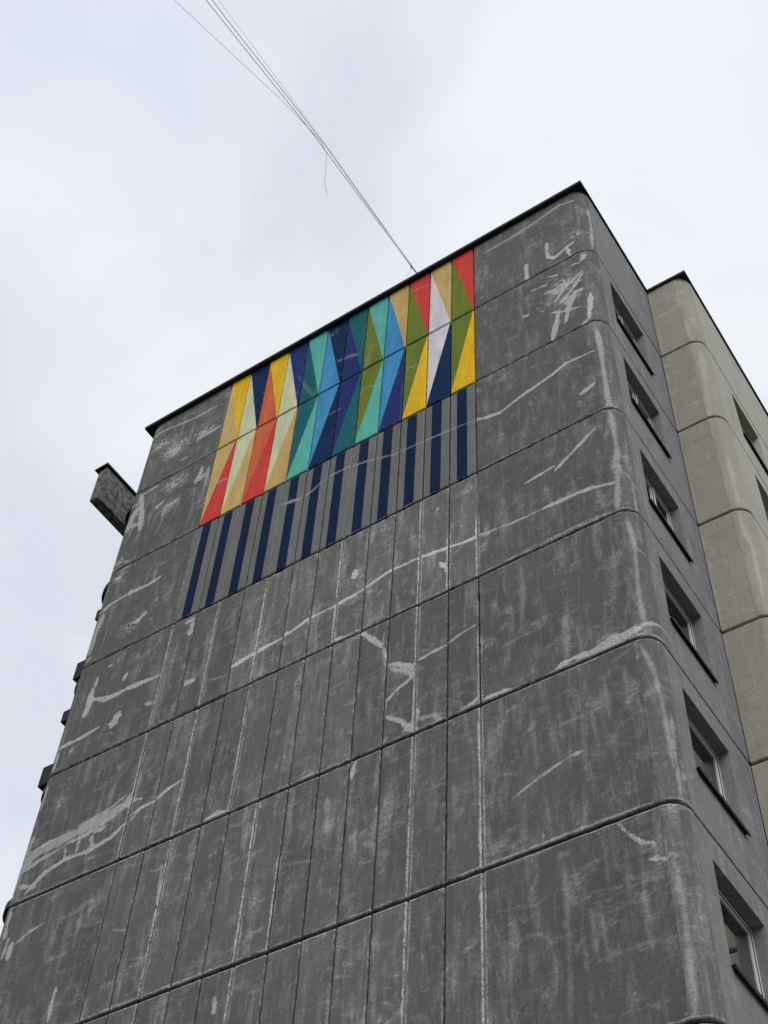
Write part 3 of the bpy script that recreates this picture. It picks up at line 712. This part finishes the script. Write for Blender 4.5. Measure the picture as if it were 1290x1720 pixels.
def panel_mesh(name, mp, s0, s1, z0, z1, mat, strokes=(), specks=(), step=.03, hole=None, reveal=.2, cell=None, jit=.004, eb=(BEV, BEV)):
    """One facade slab, front face gridded, arrises bevelled and a little ragged, edges running back into the joint.
    hole = (s0, s1, z0, z1) cuts a window opening with its own reveal."""
    b = BEV; bl, br = eb
    def axis(a0, a1, h0=None, h1=None, e0=BEV, e1=BEV):
        xs = [a0+e0, a1-e1]
        if h0 is not None: xs += [h0, h1]
        xs = sorted(xs); r = []
        for i in range(len(xs)-1):
            n = max(1, int(round((xs[i+1]-xs[i])/step))); r += list(np.linspace(xs[i], xs[i+1], n+1)[:-1])
        return np.array(r+[xs[-1]])
    ax = axis(s0, s1, *(hole[:2] if hole else (None, None)), bl, br); az = axis(z0, z1, *(hole[2:] if hole else ()))
    axf = np.concatenate([[s0], ax, [s1]]); azf = np.concatenate([[z0], az, [z1]])
    S, Z = np.meshgrid(axf, azf, indexing='ij'); ni, nj = S.shape
    D = np.zeros(S.shape); D[:, 0] = D[:, -1] = b; D[0, :] = np.maximum(D[0, :], bl); D[-1, :] = np.maximum(D[-1, :], br); D[0, 1:-1] = bl; D[-1, 1:-1] = br
    D += rng.normal(0, .0006, S.shape)
    warp = rng.normal(0, .0018, 4)
    u = (S-s0)/(s1-s0); v = (Z-z0)/(z1-z0)
    D += warp[0]*(1-u)*(1-v)+warp[1]*u*(1-v)+warp[2]*(1-u)*v+warp[3]*u*v+.003
    def rag(n, amp):
        r = rng.normal(0, 1, n+8); r = np.convolve(r, np.ones(5)/5, 'same')[4:-4]*amp*1.6
        r += (rng.random(n) < .04)*rng.random(n)*amp*2.5
        return np.abs(r)
    Sj = S.copy(); Zj = Z.copy()
    e = rag(nj, jit if bl > .005 else .0004); Sj[0, :] += e; Sj[1, :] += e*1.5
    e = rag(nj, jit if br > .005 else .0004); Sj[-1, :] -= e; Sj[-2, :] -= e*1.5
    e = rag(ni, jit); Zj[:, 0] += e; Zj[:, 1] += e*1.5
    e = rag(ni, jit); Zj[:, -1] -= e; Zj[:, -2] -= e*1.5
    X, Y = mp(Sj.ravel(), D.ravel())
    verts = np.stack([X, Y, Zj.ravel()+Z0], -1)
    uvw = np.stack([S.ravel(), Z.ravel()], -1)
    idx = np.arange(ni*nj).reshape(ni, nj)
    faces = []
    q = np.stack([idx[:-1, :-1], idx[1:, :-1], idx[1:, 1:], idx[:-1, 1:]], -1)
    keep = np.ones((ni-1, nj-1), bool)
    if hole:
        cs = (axf[:-1]+axf[1:])/2; cz = (azf[:-1]+azf[1:])/2
        keep &= ~(((cs > hole[0]) & (cs < hole[1]))[:, None] & ((cz > hole[2]) & (cz < hole[3]))[None, :])
    faces.append(q[keep])
    best, st, sp = stroke_fields(S, Z, strokes, specks)
    # distance to the nearest slab edge, in bevel widths, as a 0..1 lip
    lipv = 0. if s1-s0 < .5 and 'corner' in name else 1.
    edge = np.maximum.reduce([np.clip(1-(z1-Z)/.05, 0, 1), .62*np.clip(1-(Z-z0)/.05, 0, 1), .5*lipv*np.clip(1-np.minimum(S-s0, s1-S)/.04, 0, 1)])
    extra_v = []; extra_uv = []; extra_q = []
    base = ni*nj
    def strip(ids, d, closed=True):
        nonlocal base
        n = len(ids); ss_ = Sj.ravel()[ids]; zz_ = Zj.ravel()[ids]
        x, y = mp(ss_, np.full(n, d)); extra_v.append(np.stack([x, y, zz_+Z0], -1)); extra_uv.append(uvw[ids]+d)
        new = np.arange(base, base+n); base += n
        nx = np.roll(np.arange(n), -1)
        extra_q.append(np.stack([ids, new, new[nx], ids[nx]], -1))
    loop = np.concatenate([idx[:, 0], idx[-1, 1:], idx[-2::-1, -1], idx[0, -2:0:-1]])
    strip(loop, DEEP+.02)
    if hole:
        i0, i1 = np.argmin(abs(axf-hole[0])), np.argmin(abs(axf-hole[1])); j0, j1 = np.argmin(abs(azf-hole[2])), np.argmin(abs(azf-hole[3]))
        lp = np.concatenate([idx[i0:i1+1, j0], idx[i1, j0+1:j1+1], idx[i1-1:i0-1 if i0 > 0 else None:-1, j1], idx[i0, j1-1:j0:-1]])
        strip(lp[::-1], reveal)
    V = np.concatenate([verts]+extra_v); UV = np.concatenate([uvw]+extra_uv); Q = np.concatenate(faces+extra_q)
    m = bpy.data.meshes.new(name)
    m.from_pydata(V.tolist(), [], Q.tolist())
    pad = len(V)-ni*nj
    for nm, arr, fill in (('patch', best, -.3), ('patch_strength', st, 1.), ('speck', sp, 0.), ('edge', edge, 0.)):
        at = m.attributes.new(nm, 'FLOAT', 'POINT'); at.data.foreach_set('value', np.concatenate([arr.ravel(), np.full(pad, fill)]).astype(np.float32))
    li = np.empty(len(m.loops), np.int32); m.loops.foreach_get('vertex_index', li)
    ul = m.uv_layers.new(name='wall'); ul.data.foreach_set('uv', UV[li].astype(np.float32).ravel())
    c0, c1, c2, c3 = cell or (s0, s1, z0, z1)
    CU = np.stack([(UV[:, 0]-c0)/(c1-c0), (UV[:, 1]-c2)/(c3-c2)], -1)
    ul = m.uv_layers.new(name='cell'); ul.data.foreach_set('uv', CU[li].astype(np.float32).ravel())
    m.materials.append(mat)
    m.update()
    return m

# ------------------------------------------------------------------ ground
bm_ = MB(); bm_.v = [(-900, -900, 0), (900, -900, 0), (900, 900, 0), (-900, 900, 0)]; bm_.f = [(0, 1, 2, 3)]
top(bm_.obj('ground', M_GRASS), None, kind='structure')
mb = MB(); mb.box(-30, 30, -19, -6.5, -.2, .004+.02); top(mb.obj('road', M_ASPHALT), None, kind='structure')
mb = MB(); mb.box(-30, 30, -6.4, -4.2, -.2, .14); top(bevel(mb.obj('pavement', M_PAVING), .02), None, kind='structure')
mb = MB(); mb.box(-12, 7.5, -1.1, -.12, -.2, .10); mb.box(3.9, 7.5, -.12, 13, -.2, .10)
top(mb.obj('perimeter_path', M_PAVING), None, kind='structure')

# ------------------------------------------------------------------ the building
B = bpy.data.objects.new('apartment_building', None); COL.objects.link(B); B.location = (0, 0, 0)
top(B, 'tall grey concrete apartment block with rounded corners and colourful triangle mural under its roof', 'building')

def setprop(o, tone=1.0):
    o['tone'] = float(tone); o['seed'] = float(rng.random()*40); return o

# structural core just behind the slabs
mb = MB()
mb.box(XLC, XRC-.02, DEEP, BACK, 0, Z0+ZR-.03)
mb.box(XL+.06, XLC, RAD, BACK, 0, Z0+ZR-.03)
core = mb.obj('core_wall', M_CORE, B)
def quarter_post(cx, cy, sx, r, z0, z1, name):
    poly = [(cx, cy)]+[(cx+sx*r*math.sin(t), cy-r*math.cos(t)) for t in np.linspace(0, math.pi/2, 9)]
    if sx < 0: poly = [poly[0]]+poly[:0:-1]
    return MB().prism(poly, z0, z1).obj(name, M_CORE, B)
quarter_post(XRC, RAD, 1, RAD-DEEP, 0, Z0+ZR-.03, 'corner_core')
quarter_post(XLC, RAD, -1, RAD-DEEP, 0, Z0+ZR-.03, 'corner_core')
quarter_post(XWC, YI+RAD, 1, RAD-DEEP, 0, Z0+ZR-.03, 'corner_core')
WY0, WY1 = .70, 2.12          # side windows, y range
WWY0, WWY1 = 4.28, 5.58       # wing windows
mb = MB()
mb.box(1.0, XS-.3, RAD+.0, .42, 0, Z0+ZR-.03)   # front inner wall pieces around the rooms
mb.box(XS-.3, XS-DEEP, RAD, WY0-.06, 0, Z0+ZR-.03); mb.box(XS-.3, XS-DEEP, WY1+.06, YI+DEEP, 0, Z0+ZR-.03)
mb.box(XS-.3, XWC, YI+DEEP, YI+.35, 0, Z0+ZR-.03)
mb.box(XW-.3, XW-DEEP, YI+RAD, WWY0-.06, 0, Z0+ZR-.03); mb.box(XW-.3, XW-DEEP, WWY1+.06, BACK, 0, Z0+ZR-.03)
mb.obj('side_core_wall', M_CORE, B)

TOPS = [ZR]+[JZ[n] for n in range(1, 11)]          # joint heights, index = row
W_OPEN = {}
for r in range(10):
    zt, zb = TOPS[r], TOPS[r+1]
    zw1 = zt-.44 if r > 0 else None
    if r > 0: W_OPEN[r] = (zt-1.88, zw1 if r > 1 else zt-.34)
# backing bands between window rows on both side faces
for r in range(0, 10):
    hi = TOPS[r] if r == 0 else W_OPEN[r][0]-.06
    if r == 0: lo = W_OPEN[1][1]+.06; hi = ZR-.03
    else:
        lo = W_OPEN[r+1][1]+.06 if r+1 in W_OPEN else -Z0
    MB().box(XS-.3, XS-DEEP, WY0-.06, WY1+.06, Z0+lo, Z0+hi).obj('spandrel_core', M_CORE, B)
    MB().box(XW-.3, XW-DEEP, WWY0-.06, WWY1+.06, Z0+lo, Z0+hi).obj('spandrel_core', M_CORE, B)

half = GAP_H/2
# per-panel tones seen in the photograph (row, column)
TONES = {}
for c in range(3, 12): TONES[(3, c)] = 1.24
for c in (0, 1, 2): TONES[(3, c)] = 1.0
for c in (5, 6, 7): TONES[(4, c)] = 1.14
for c in (5, 6, 7): TONES[(5, c)] = 1.10
for c in (7, 8, 9): TONES[(6, c)] = 1.16
for c in (10, 11): TONES[(6, c)] = .95
def cname(k): return WORDS.get(k, k)
fill_mb = MB()
for r in range(10):
    zt = TOPS[r]-(half if r > 0 else .0)+(.0 if r else .02); zb = TOPS[r+1]+half
    step = .03 if r <= 6 else .12
    stk = STROKES if r <= 7 else ()
    spk = SPECKS if r <= 5 else ()
    lt = 1.06 if r == 0 else 1.0
    # wide left slab, including its rounded corner
    m = panel_mesh('wall_panel', map_main, XLC+.001, V0-GAP_V/2, zb, zt, M_FRONT, stk, spk, step, eb=(.002, BEV))
    setprop(link('wall_panel', m, B), .97*lt)
    m = panel_mesh('corner_panel', map_main, XLC-ARC+.001, XLC-.001, zb, zt, M_FRONT, stk, spk, step, jit=.001, eb=(.002, .002))
    setprop(link('corner_panel', m, B, None), 1.02)
    # twelve narrow slabs
    for c in range(12):
        s0 = V0+c*PITCH+GAP_V/2; s1 = V0+(c+1)*PITCH-GAP_V/2
        mat, nm, lab = M_FRONT, 'wall_panel', None
        if r == 0:
            a, b = ROW0[c].split(); mat = paint_mat('fall', a, b); nm = 'painted_panel'; lab = 'upper mural panel split into %s and %s triangles' % (cname(a), cname(b))
        elif r == 1:
            a, b = ROW1[c].split(); mat = paint_mat('rise', a, b); nm = 'painted_panel'; lab = 'lower mural panel split into %s and %s triangles' % (cname(a), cname(b))
        elif r == 2: mat = paint_mat('stripe', 'grey', 'stripe_navy'); nm = 'striped_panel'; lab = 'grey panel with a navy vertical stripe'
        dz = rng.normal(0, .003)
        m = panel_mesh(nm, map_main, s0, s1, zb+abs(dz), zt, mat, stk, spk, step)
        tone = TONES.get((r, c), 1.0)*(1.06 if r > 3 else 1.)*(1+rng.normal(0, .05)) if r > 2 else 1+rng.normal(0, .02)
        setprop(link(nm, m, B, None, lab), tone)
    # wide right slab, rounded corner, side face with window
    m = panel_mesh('wall_panel', map_main, V12+GAP_V/2, XRC-.001, zb, zt, M_FRONT, stk, spk, step, eb=(BEV, .002))
    setprop(link('wall_panel', m, B), 1.0*lt if r != 6 else .93)
    m = panel_mesh('corner_panel', map_main, XRC+.001, S_SIDE-.001, zb, zt, M_FRONT, stk, spk, step, jit=.002, eb=(.003, .003))
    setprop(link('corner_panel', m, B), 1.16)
    hole = (s_side(WY0), s_side(WY1), *W_OPEN[r]) if r in W_OPEN else None
    m = panel_mesh('side_panel', map_main, S_SIDE+.001, s_side(YI)-.002, zb, zt, M_SIDE, stk, spk, step if r <= 6 else .12, hole, .26, jit=.002, eb=(.002, .004))
    setprop(link('side_panel', m, B), 1.0)
    # wing
    sw = STROKES_WING if r <= 6 else ()
    m = panel_mesh('wing_panel', map_wing, XS+.004, XWC-.001, zb, zt, M_BEIGE, sw, (), step, jit=.002, eb=(.004, .0015))
    setprop(link('wing_panel', m, B, None, 'beige wing panel beside the inner corner'), 1.0+rng.normal(0, .03))
    m = panel_mesh('corner_panel', map_wing, XWC+.001, XWC+ARC-.001, zb, zt, M_BEIGE, sw, (), step, jit=.001, eb=(.0015, .0015))
    setprop(link('corner_panel', m, B, None, 'rounded beige corner panel of the wing'), 1.05)
    hole = (s_wside(WWY0), s_wside(WWY1), *W_OPEN[r]) if r in W_OPEN else None
    m = panel_mesh('wing_panel', map_wing, XWC+ARC+.001, s_wside(9.2), zb, zt, M_BEIGE_S, sw, (), .05, hole, .26, jit=.002, eb=(.0015, BEV))
    setprop(link('wing_panel', m, B, None, 'beige side panel of the wing'), 1.0)
    m = panel_mesh('wing_panel', map_wing, s_wside(9.2)+GAP_V, s_wside(BACK), zb, zt, M_BEIGE_S, (), (), .3, jit=.002)
    setprop(link('wing_panel', m, B, None, 'beige side panel of the wing'), .98)
    m = panel_mesh('side_panel', map_main, XLC-ARC-(BACK-RAD), XLC-ARC-.003, zb, zt, M_SIDE, (), (), .3, jit=.002)
    setprop(link('side_panel', m, B), .95)
# plinth
mb = MB(); mb.box(XL, XS, .0, BACK, 0, Z0+TOPS[10]-.03); mb.box(XS+.002, XW, YI, BACK, 0, Z0+TOPS[10]-.03)
mb.obj('plinth', M_CORE, B)

# mortar run into some of the vertical joints
for v, rows in {12: [3, 5, 6], 10: [3, 4, 5, 6], 7: [2, 3], 4: [2, 3, 4], 2: [2, 3, 4, 5], 0: [2, 3], 5: [5, 6]}.items():
    for r in rows:
        x = V0+v*PITCH
        mb = MB(); pts = 24; z1, z0 = TOPS[r]-half-.01, TOPS[r+1]+half+.01
        for k in range(pts):
            a = z0+(z1-z0)*k/pts; b = z0+(z1-z0)*(k+1)/pts
            d = .022+rng.random()*.008
            mb.box(x-GAP_V/2-.004, x+GAP_V/2+.004, d, DEEP, Z0+a, Z0+b)
        mb.obj('joint_filler', M_MORTAR, B)

# roof slab and dark metal edge flashing
OV = .10
mb = MB(); mb.box(XL+.05, XS-.05, .06, BACK-.05, Z0+ZR-.028, Z0+ZR+.05); mb.box(XS-.049, XW-.05, YI+.06, BACK-.05, Z0+ZR-.028, Z0+ZR+.05)
mb.obj('roof', M_ASPHALT, B)
def flashing(x0, x1, y0, y1):
    o = MB().box(x0, x1, y0, y1, Z0+ZR, Z0+ZR+.072).obj('roof_flashing', M_METAL, B); return bevel(o, .008)
xx = XL-OV
xs_ = np.linspace(xx, XS+.035, 7)
for i in range(6):                        # sheets 2 m long, lapped joints a touch proud
    k = .002*(i % 2)
    o = MB().box(xs_[i], xs_[i+1]-.003, -OV-k, .09, Z0+ZR+.0, Z0+ZR+.072+k).obj('roof_flashing', M_METAL, B)
MB().box(xx, XS+.035, -OV-.012, -OV-.0045, Z0+ZR+.046, Z0+ZR+.080).obj('drip_edge', plain('pale_metal_edge', (.12, .12, .15), .4, 0, .3, 5, .05), B)  # paler metal strip along the flashing's upper edge
MB().box(XS-.12, XS+.035, .0905, YI-.0505, Z0+ZR, Z0+ZR+.072).obj('roof_flashing', M_METAL, B)
MB().box(XS-.12, XW+.035, YI-.05, YI+.09, Z0+ZR+.002, Z0+ZR+.074).obj('roof_flashing', M_METAL, B)
MB().box(XW-.12, XW+.035, YI+.0905, BACK, Z0+ZR, Z0+ZR+.072).obj('roof_flashing', M_METAL, B)
MB().box(xx, XL+.12, .0905, BACK, Z0+ZR, Z0+ZR+.072).obj('roof_flashing', M_METAL, B)

# rooms behind the windows
def room(x0, x1, y0, y1, z0, z1):
    t = .05; mb = MB()
    mb.box(x0-t, x0, y0, y1, z0, z1); mb.box(x0-t, x1, y0-t, y0, z0-t, z1+t); mb.box(x0-t, x1, y1, y1+t, z0-t, z1+t)
    mb.box(x0, x1, y0, y1, z0-t, z0); mb.box(x0, x1, y0, y1, z1, z1+t)
    return mb
# windows
def window(xf, y0, y1, z0, z1, kind, label):
    """Window in the plane x = xf (outer face), sitting .18 back; frame, sash, pane, metal sill."""
    d = .17; fx1 = xf-d; fx0 = fx1-.07; fw = .030; sw = .034
    fz1 = z1-.02
    fm = M_DARKFR if kind == 'dark' else M_PVC
    mb = MB()
    mb.box(fx0, fx1, y0, y0+fw, z0, fz1); mb.box(fx0, fx1, y1-fw, y1, z0, fz1)
    mb.box(fx0, fx1, y0+fw, y1-fw, z0, z0+fw); mb.box(fx0, fx1, y0+fw, y1-fw, fz1-fw, fz1)
    f = bevel(mb.obj('window', fm, B, label), .004)
    # black gasket line, then the sash
    def sash(a, b):
        g_ = MB(); t = .016; e = .003
        g_.box(fx0+.01, fx1-.004, a, a+t, z0+fw, fz1-fw); g_.box(fx0+.01, fx1-.004, b-t, b, z0+fw, fz1-fw)
        g_.box(fx0+.01, fx1-.004, a+t, b-t, z0+fw, z0+fw+t); g_.box(fx0+.01, fx1-.004, a+t, b-t, fz1-fw-t, fz1-fw)
        g_.obj('gasket', M_GASKET, f)
        a, b = a+t, b-t; zz0, zz1 = z0+fw+t, fz1-fw-t
        s_ = MB(); X0, X1 = fx0+.01, fx1-.012
        s_.box(X0, X1, a, a+sw, zz0, zz1); s_.box(X0, X1, b-sw, b, zz0, zz1)
        s_.box(X0, X1, a+sw, b-sw, zz0, zz0+sw); s_.box(X0, X1, a+sw, b-sw, zz1-sw, zz1)
        bevel(s_.obj('sash', fm, f), .004)
        MB().box(fx0+.03, fx0+.042, a+sw+.0, b-sw-.0, zz0+sw, zz1-sw).obj('pane', M_GLASS, f)
    if kind == 'double':
        m_ = (y0+y1)/2+.08; MB().box(fx0+.001, fx1+.003, m_-.03, m_+.03, z0+fw, fz1-fw).obj('mullion', fm, f)
        sash(y0+fw, m_-.03); sash(m_+.03, y1-fw)
    else: sash(y0+fw, y1-fw)
    # dark lining of the head
    s_ = MB()
    s_.prism([(fx1-.02, y0+.004), (xf+.05, y0-.01), (xf+.05, y1+.02), (fx1-.02, y1-.004)], z0+.004, z0+.016)
    s_.box(xf+.034, xf+.05, y0-.01, y1+.02, z0-.045, z0+.0035)
    s_.obj('sill', M_METAL, f)
    return f
ORD = ['', 'topmost', 'second from the top', 'third from the top', 'fourth from the top', 'fifth from the top', 'sixth from the top', 'seventh from the top', 'eighth from the top', 'lowest']
for r in sorted(W_OPEN):
    z0, z1 = W_OPEN[r]
    if r > 8: continue
    room(.9, XS-.27, .50, 2.75, Z0+TOPS[r+1]+.28, Z0+TOPS[r]-.2).obj('room_wall', M_ROOM, B)
    kind = {1: 'dark2', 2: 'double', 3: 'double'}.get(r, 'single')
    if kind == 'dark2': kind = 'double'
    window(XS, WY0, WY1, Z0+z0, Z0+z1, kind, 'white framed side window, %s in its column' % ORD[r])
    room(XW-1.9, XW-.27, 4.0, 6.0, Z0+TOPS[r+1]+.28, Z0+TOPS[r]-.2).obj('room_wall', M_ROOM, B)
    window(XW, WWY0, WWY1, Z0+z0, Z0+z1, 'single', 'wing window, %s in its column' % ORD[r])

# balconies on the left flank, seen only where they poke out past the corner
b_ = MB().box(-10.84, -10.57, .27, BACK-3, Z0+1.46, Z0+2.70)
o = b_.obj('balcony_screen', M_ROUGH, B, 'rough dark concrete screen wall end sticking out at the left'); bevel(o, .03, 2)
cap = MB().box(-10.93, -10.52, .20, BACK-3, Z0+2.701, Z0+2.76).obj('cap', M_METAL, o)
MB().box(-10.559, XL, 2.6, 3.1, Z0+1.46, Z0+2.2).obj('balcony_beam', M_ROUGH, B)
def drum(x0, x1, y0, y1, rad, z0, z1, name, mat, par=B, label=None):
    poly = [(x1, y0)]+[(x1, y1), (x0, y1), (x0, y0+rad)]
    poly += [(x0+rad-rad*math.cos(t), y0+rad-rad*math.sin(t)) for t in np.linspace(0, math.pi/2, 9)[1:]]
    poly = poly[:]                      # clockwise list: flip
    return MB().prism(poly[::-1], z0, z1).obj(name, mat, par, label)
for n, xo, rad_, up, mat in ((1, -9.76, .62, .12, M_METAL), (2, -9.74, .62, .16, M_METAL), (3, -9.60, .5, .12, M_ROUGH2), (4, -9.60, .5, .12, M_ROUGH2), (5, -9.72, .6, .40, M_METAL)):
    z = Z0+JZ[n]+up
    o = drum(xo, XL-.001, .31, 3.0, rad_, z, z+.14, 'balcony', mat, B)
    if n in (3, 4):
        MB().box(XL-(.40 if n == 3 else .44), XL-.002, .295, 3.1, z+.16, z+.62).obj('cap', M_METAL, o)
for n in (2, 3):
    MB().box(XL-(.31 if n == 2 else .38), XL-.001, .31, 1.6, Z0+JZ[n]-.88, Z0+JZ[n]-.60).obj('balcony_ledge', M_METAL, B)

# ------------------------------------------------------------------ overhead wires tied to the roof edge
def cable(name, pts, rad, mat, label, sag=0., wob=0., ext=None):
    P = [Vector(p) for p in pts]
    dense = []
    for i in range(len(P)-1):
        n = max(2, int((P[i+1]-P[i]).length/.35))
        for k in range(n): dense.append(P[i].lerp(P[i+1], k/n))
    dense.append(P[-1])
    L_ = len(dense)
    res = []
    ph = rng.random()*6
    for k, p in enumerate(dense):
        t = k/(L_-1)
        res.append(p+Vector((wob*math.sin(t*23+ph)+wob*.6*math.sin(t*61+ph), 0, -sag*4*t*(1-t))))
    o = MB().tube(res, rad, 6).obj(name, mat)
    return top(o, label, 'wire')
zc = Z0+2.80
A_ = (-1.395, -.05, zc)
KN = (-1.405, -.28, zc)
def far(x, y, k=34.):
    dx_, dy_ = x-KN[0], y-KN[1]; return (x+dx_*k/7, y+dy_*k/7, zc)
cable('overhead_wire', [A_, KN, (-1.475, -3.9, zc), (-1.66, -7.30, zc), far(-1.66, -7.30)], .0068, M_CABLE, 'thick dark overhead wire second from the left at the top of the picture', 0, .006)
cable('overhead_wire', [(-1.39, -.05, zc+.01), (-1.40, -.28, zc+.012), (-1.41, -3.5, zc+.012), (-1.555, -7.24, zc+.012), far(-1.555, -7.24)], .0068, M_CABLE, 'thick dark overhead wire just right of the bundle middle', 0, .012)
cable('overhead_wire', [(-1.385, -.05, zc+.02), (-1.39, -.3, zc+.02), (-1.39, -3.5, zc+.03), (-1.47, -7.18, zc+.03), far(-1.47, -7.18)], .0035, M_CABLE_FAINT, 'faint pale wire on the right side of the wire bundle', 0, .003)
cable('broken_wire', [far(-2.207, -7.652), (-2.207, -7.652, zc), (-1.61, -4.926, zc), (-1.50, -4.25, zc), (-1.437, -3.75, zc+.02), (-1.464, -3.473, zc-0.002),(-1.433, -3.473, zc-0.257),(-1.378, -3.473, zc-1.017),(-1.356, -3.473, zc-1.565),(-1.304, -3.473, zc-1.966),(-1.206, -3.473, zc-2.414)], .004, M_CABLE_THIN, 'thin grey wire crossing the bundle from the left and ending in a dangling tail', 0, .004)
mb = MB(); mb.tube([(-1.42, -.31, zc-.012), (-1.40, -.30, zc+.02), (-1.385, -.265, zc+.018), (-1.40, -.25, zc-.012), (-1.42, -.28, zc-.012)], .008, 6)
mb.tube([(-1.40, -.28, zc+.0), (-1.36, -.34, zc+.03), (-1.33, -.37, zc+.05)], .0035, 5)
mb.tube([(-1.405, -.285, zc), (-1.45, -.25, zc-.05), (-1.50, -.22, zc-.08), (-1.56, -.20, zc-.11)], .0035, 5)
top(mb.obj('wire_tie', M_CABLE), 'small twisted tie holding the wires together just above the roof edge', 'wire tie')
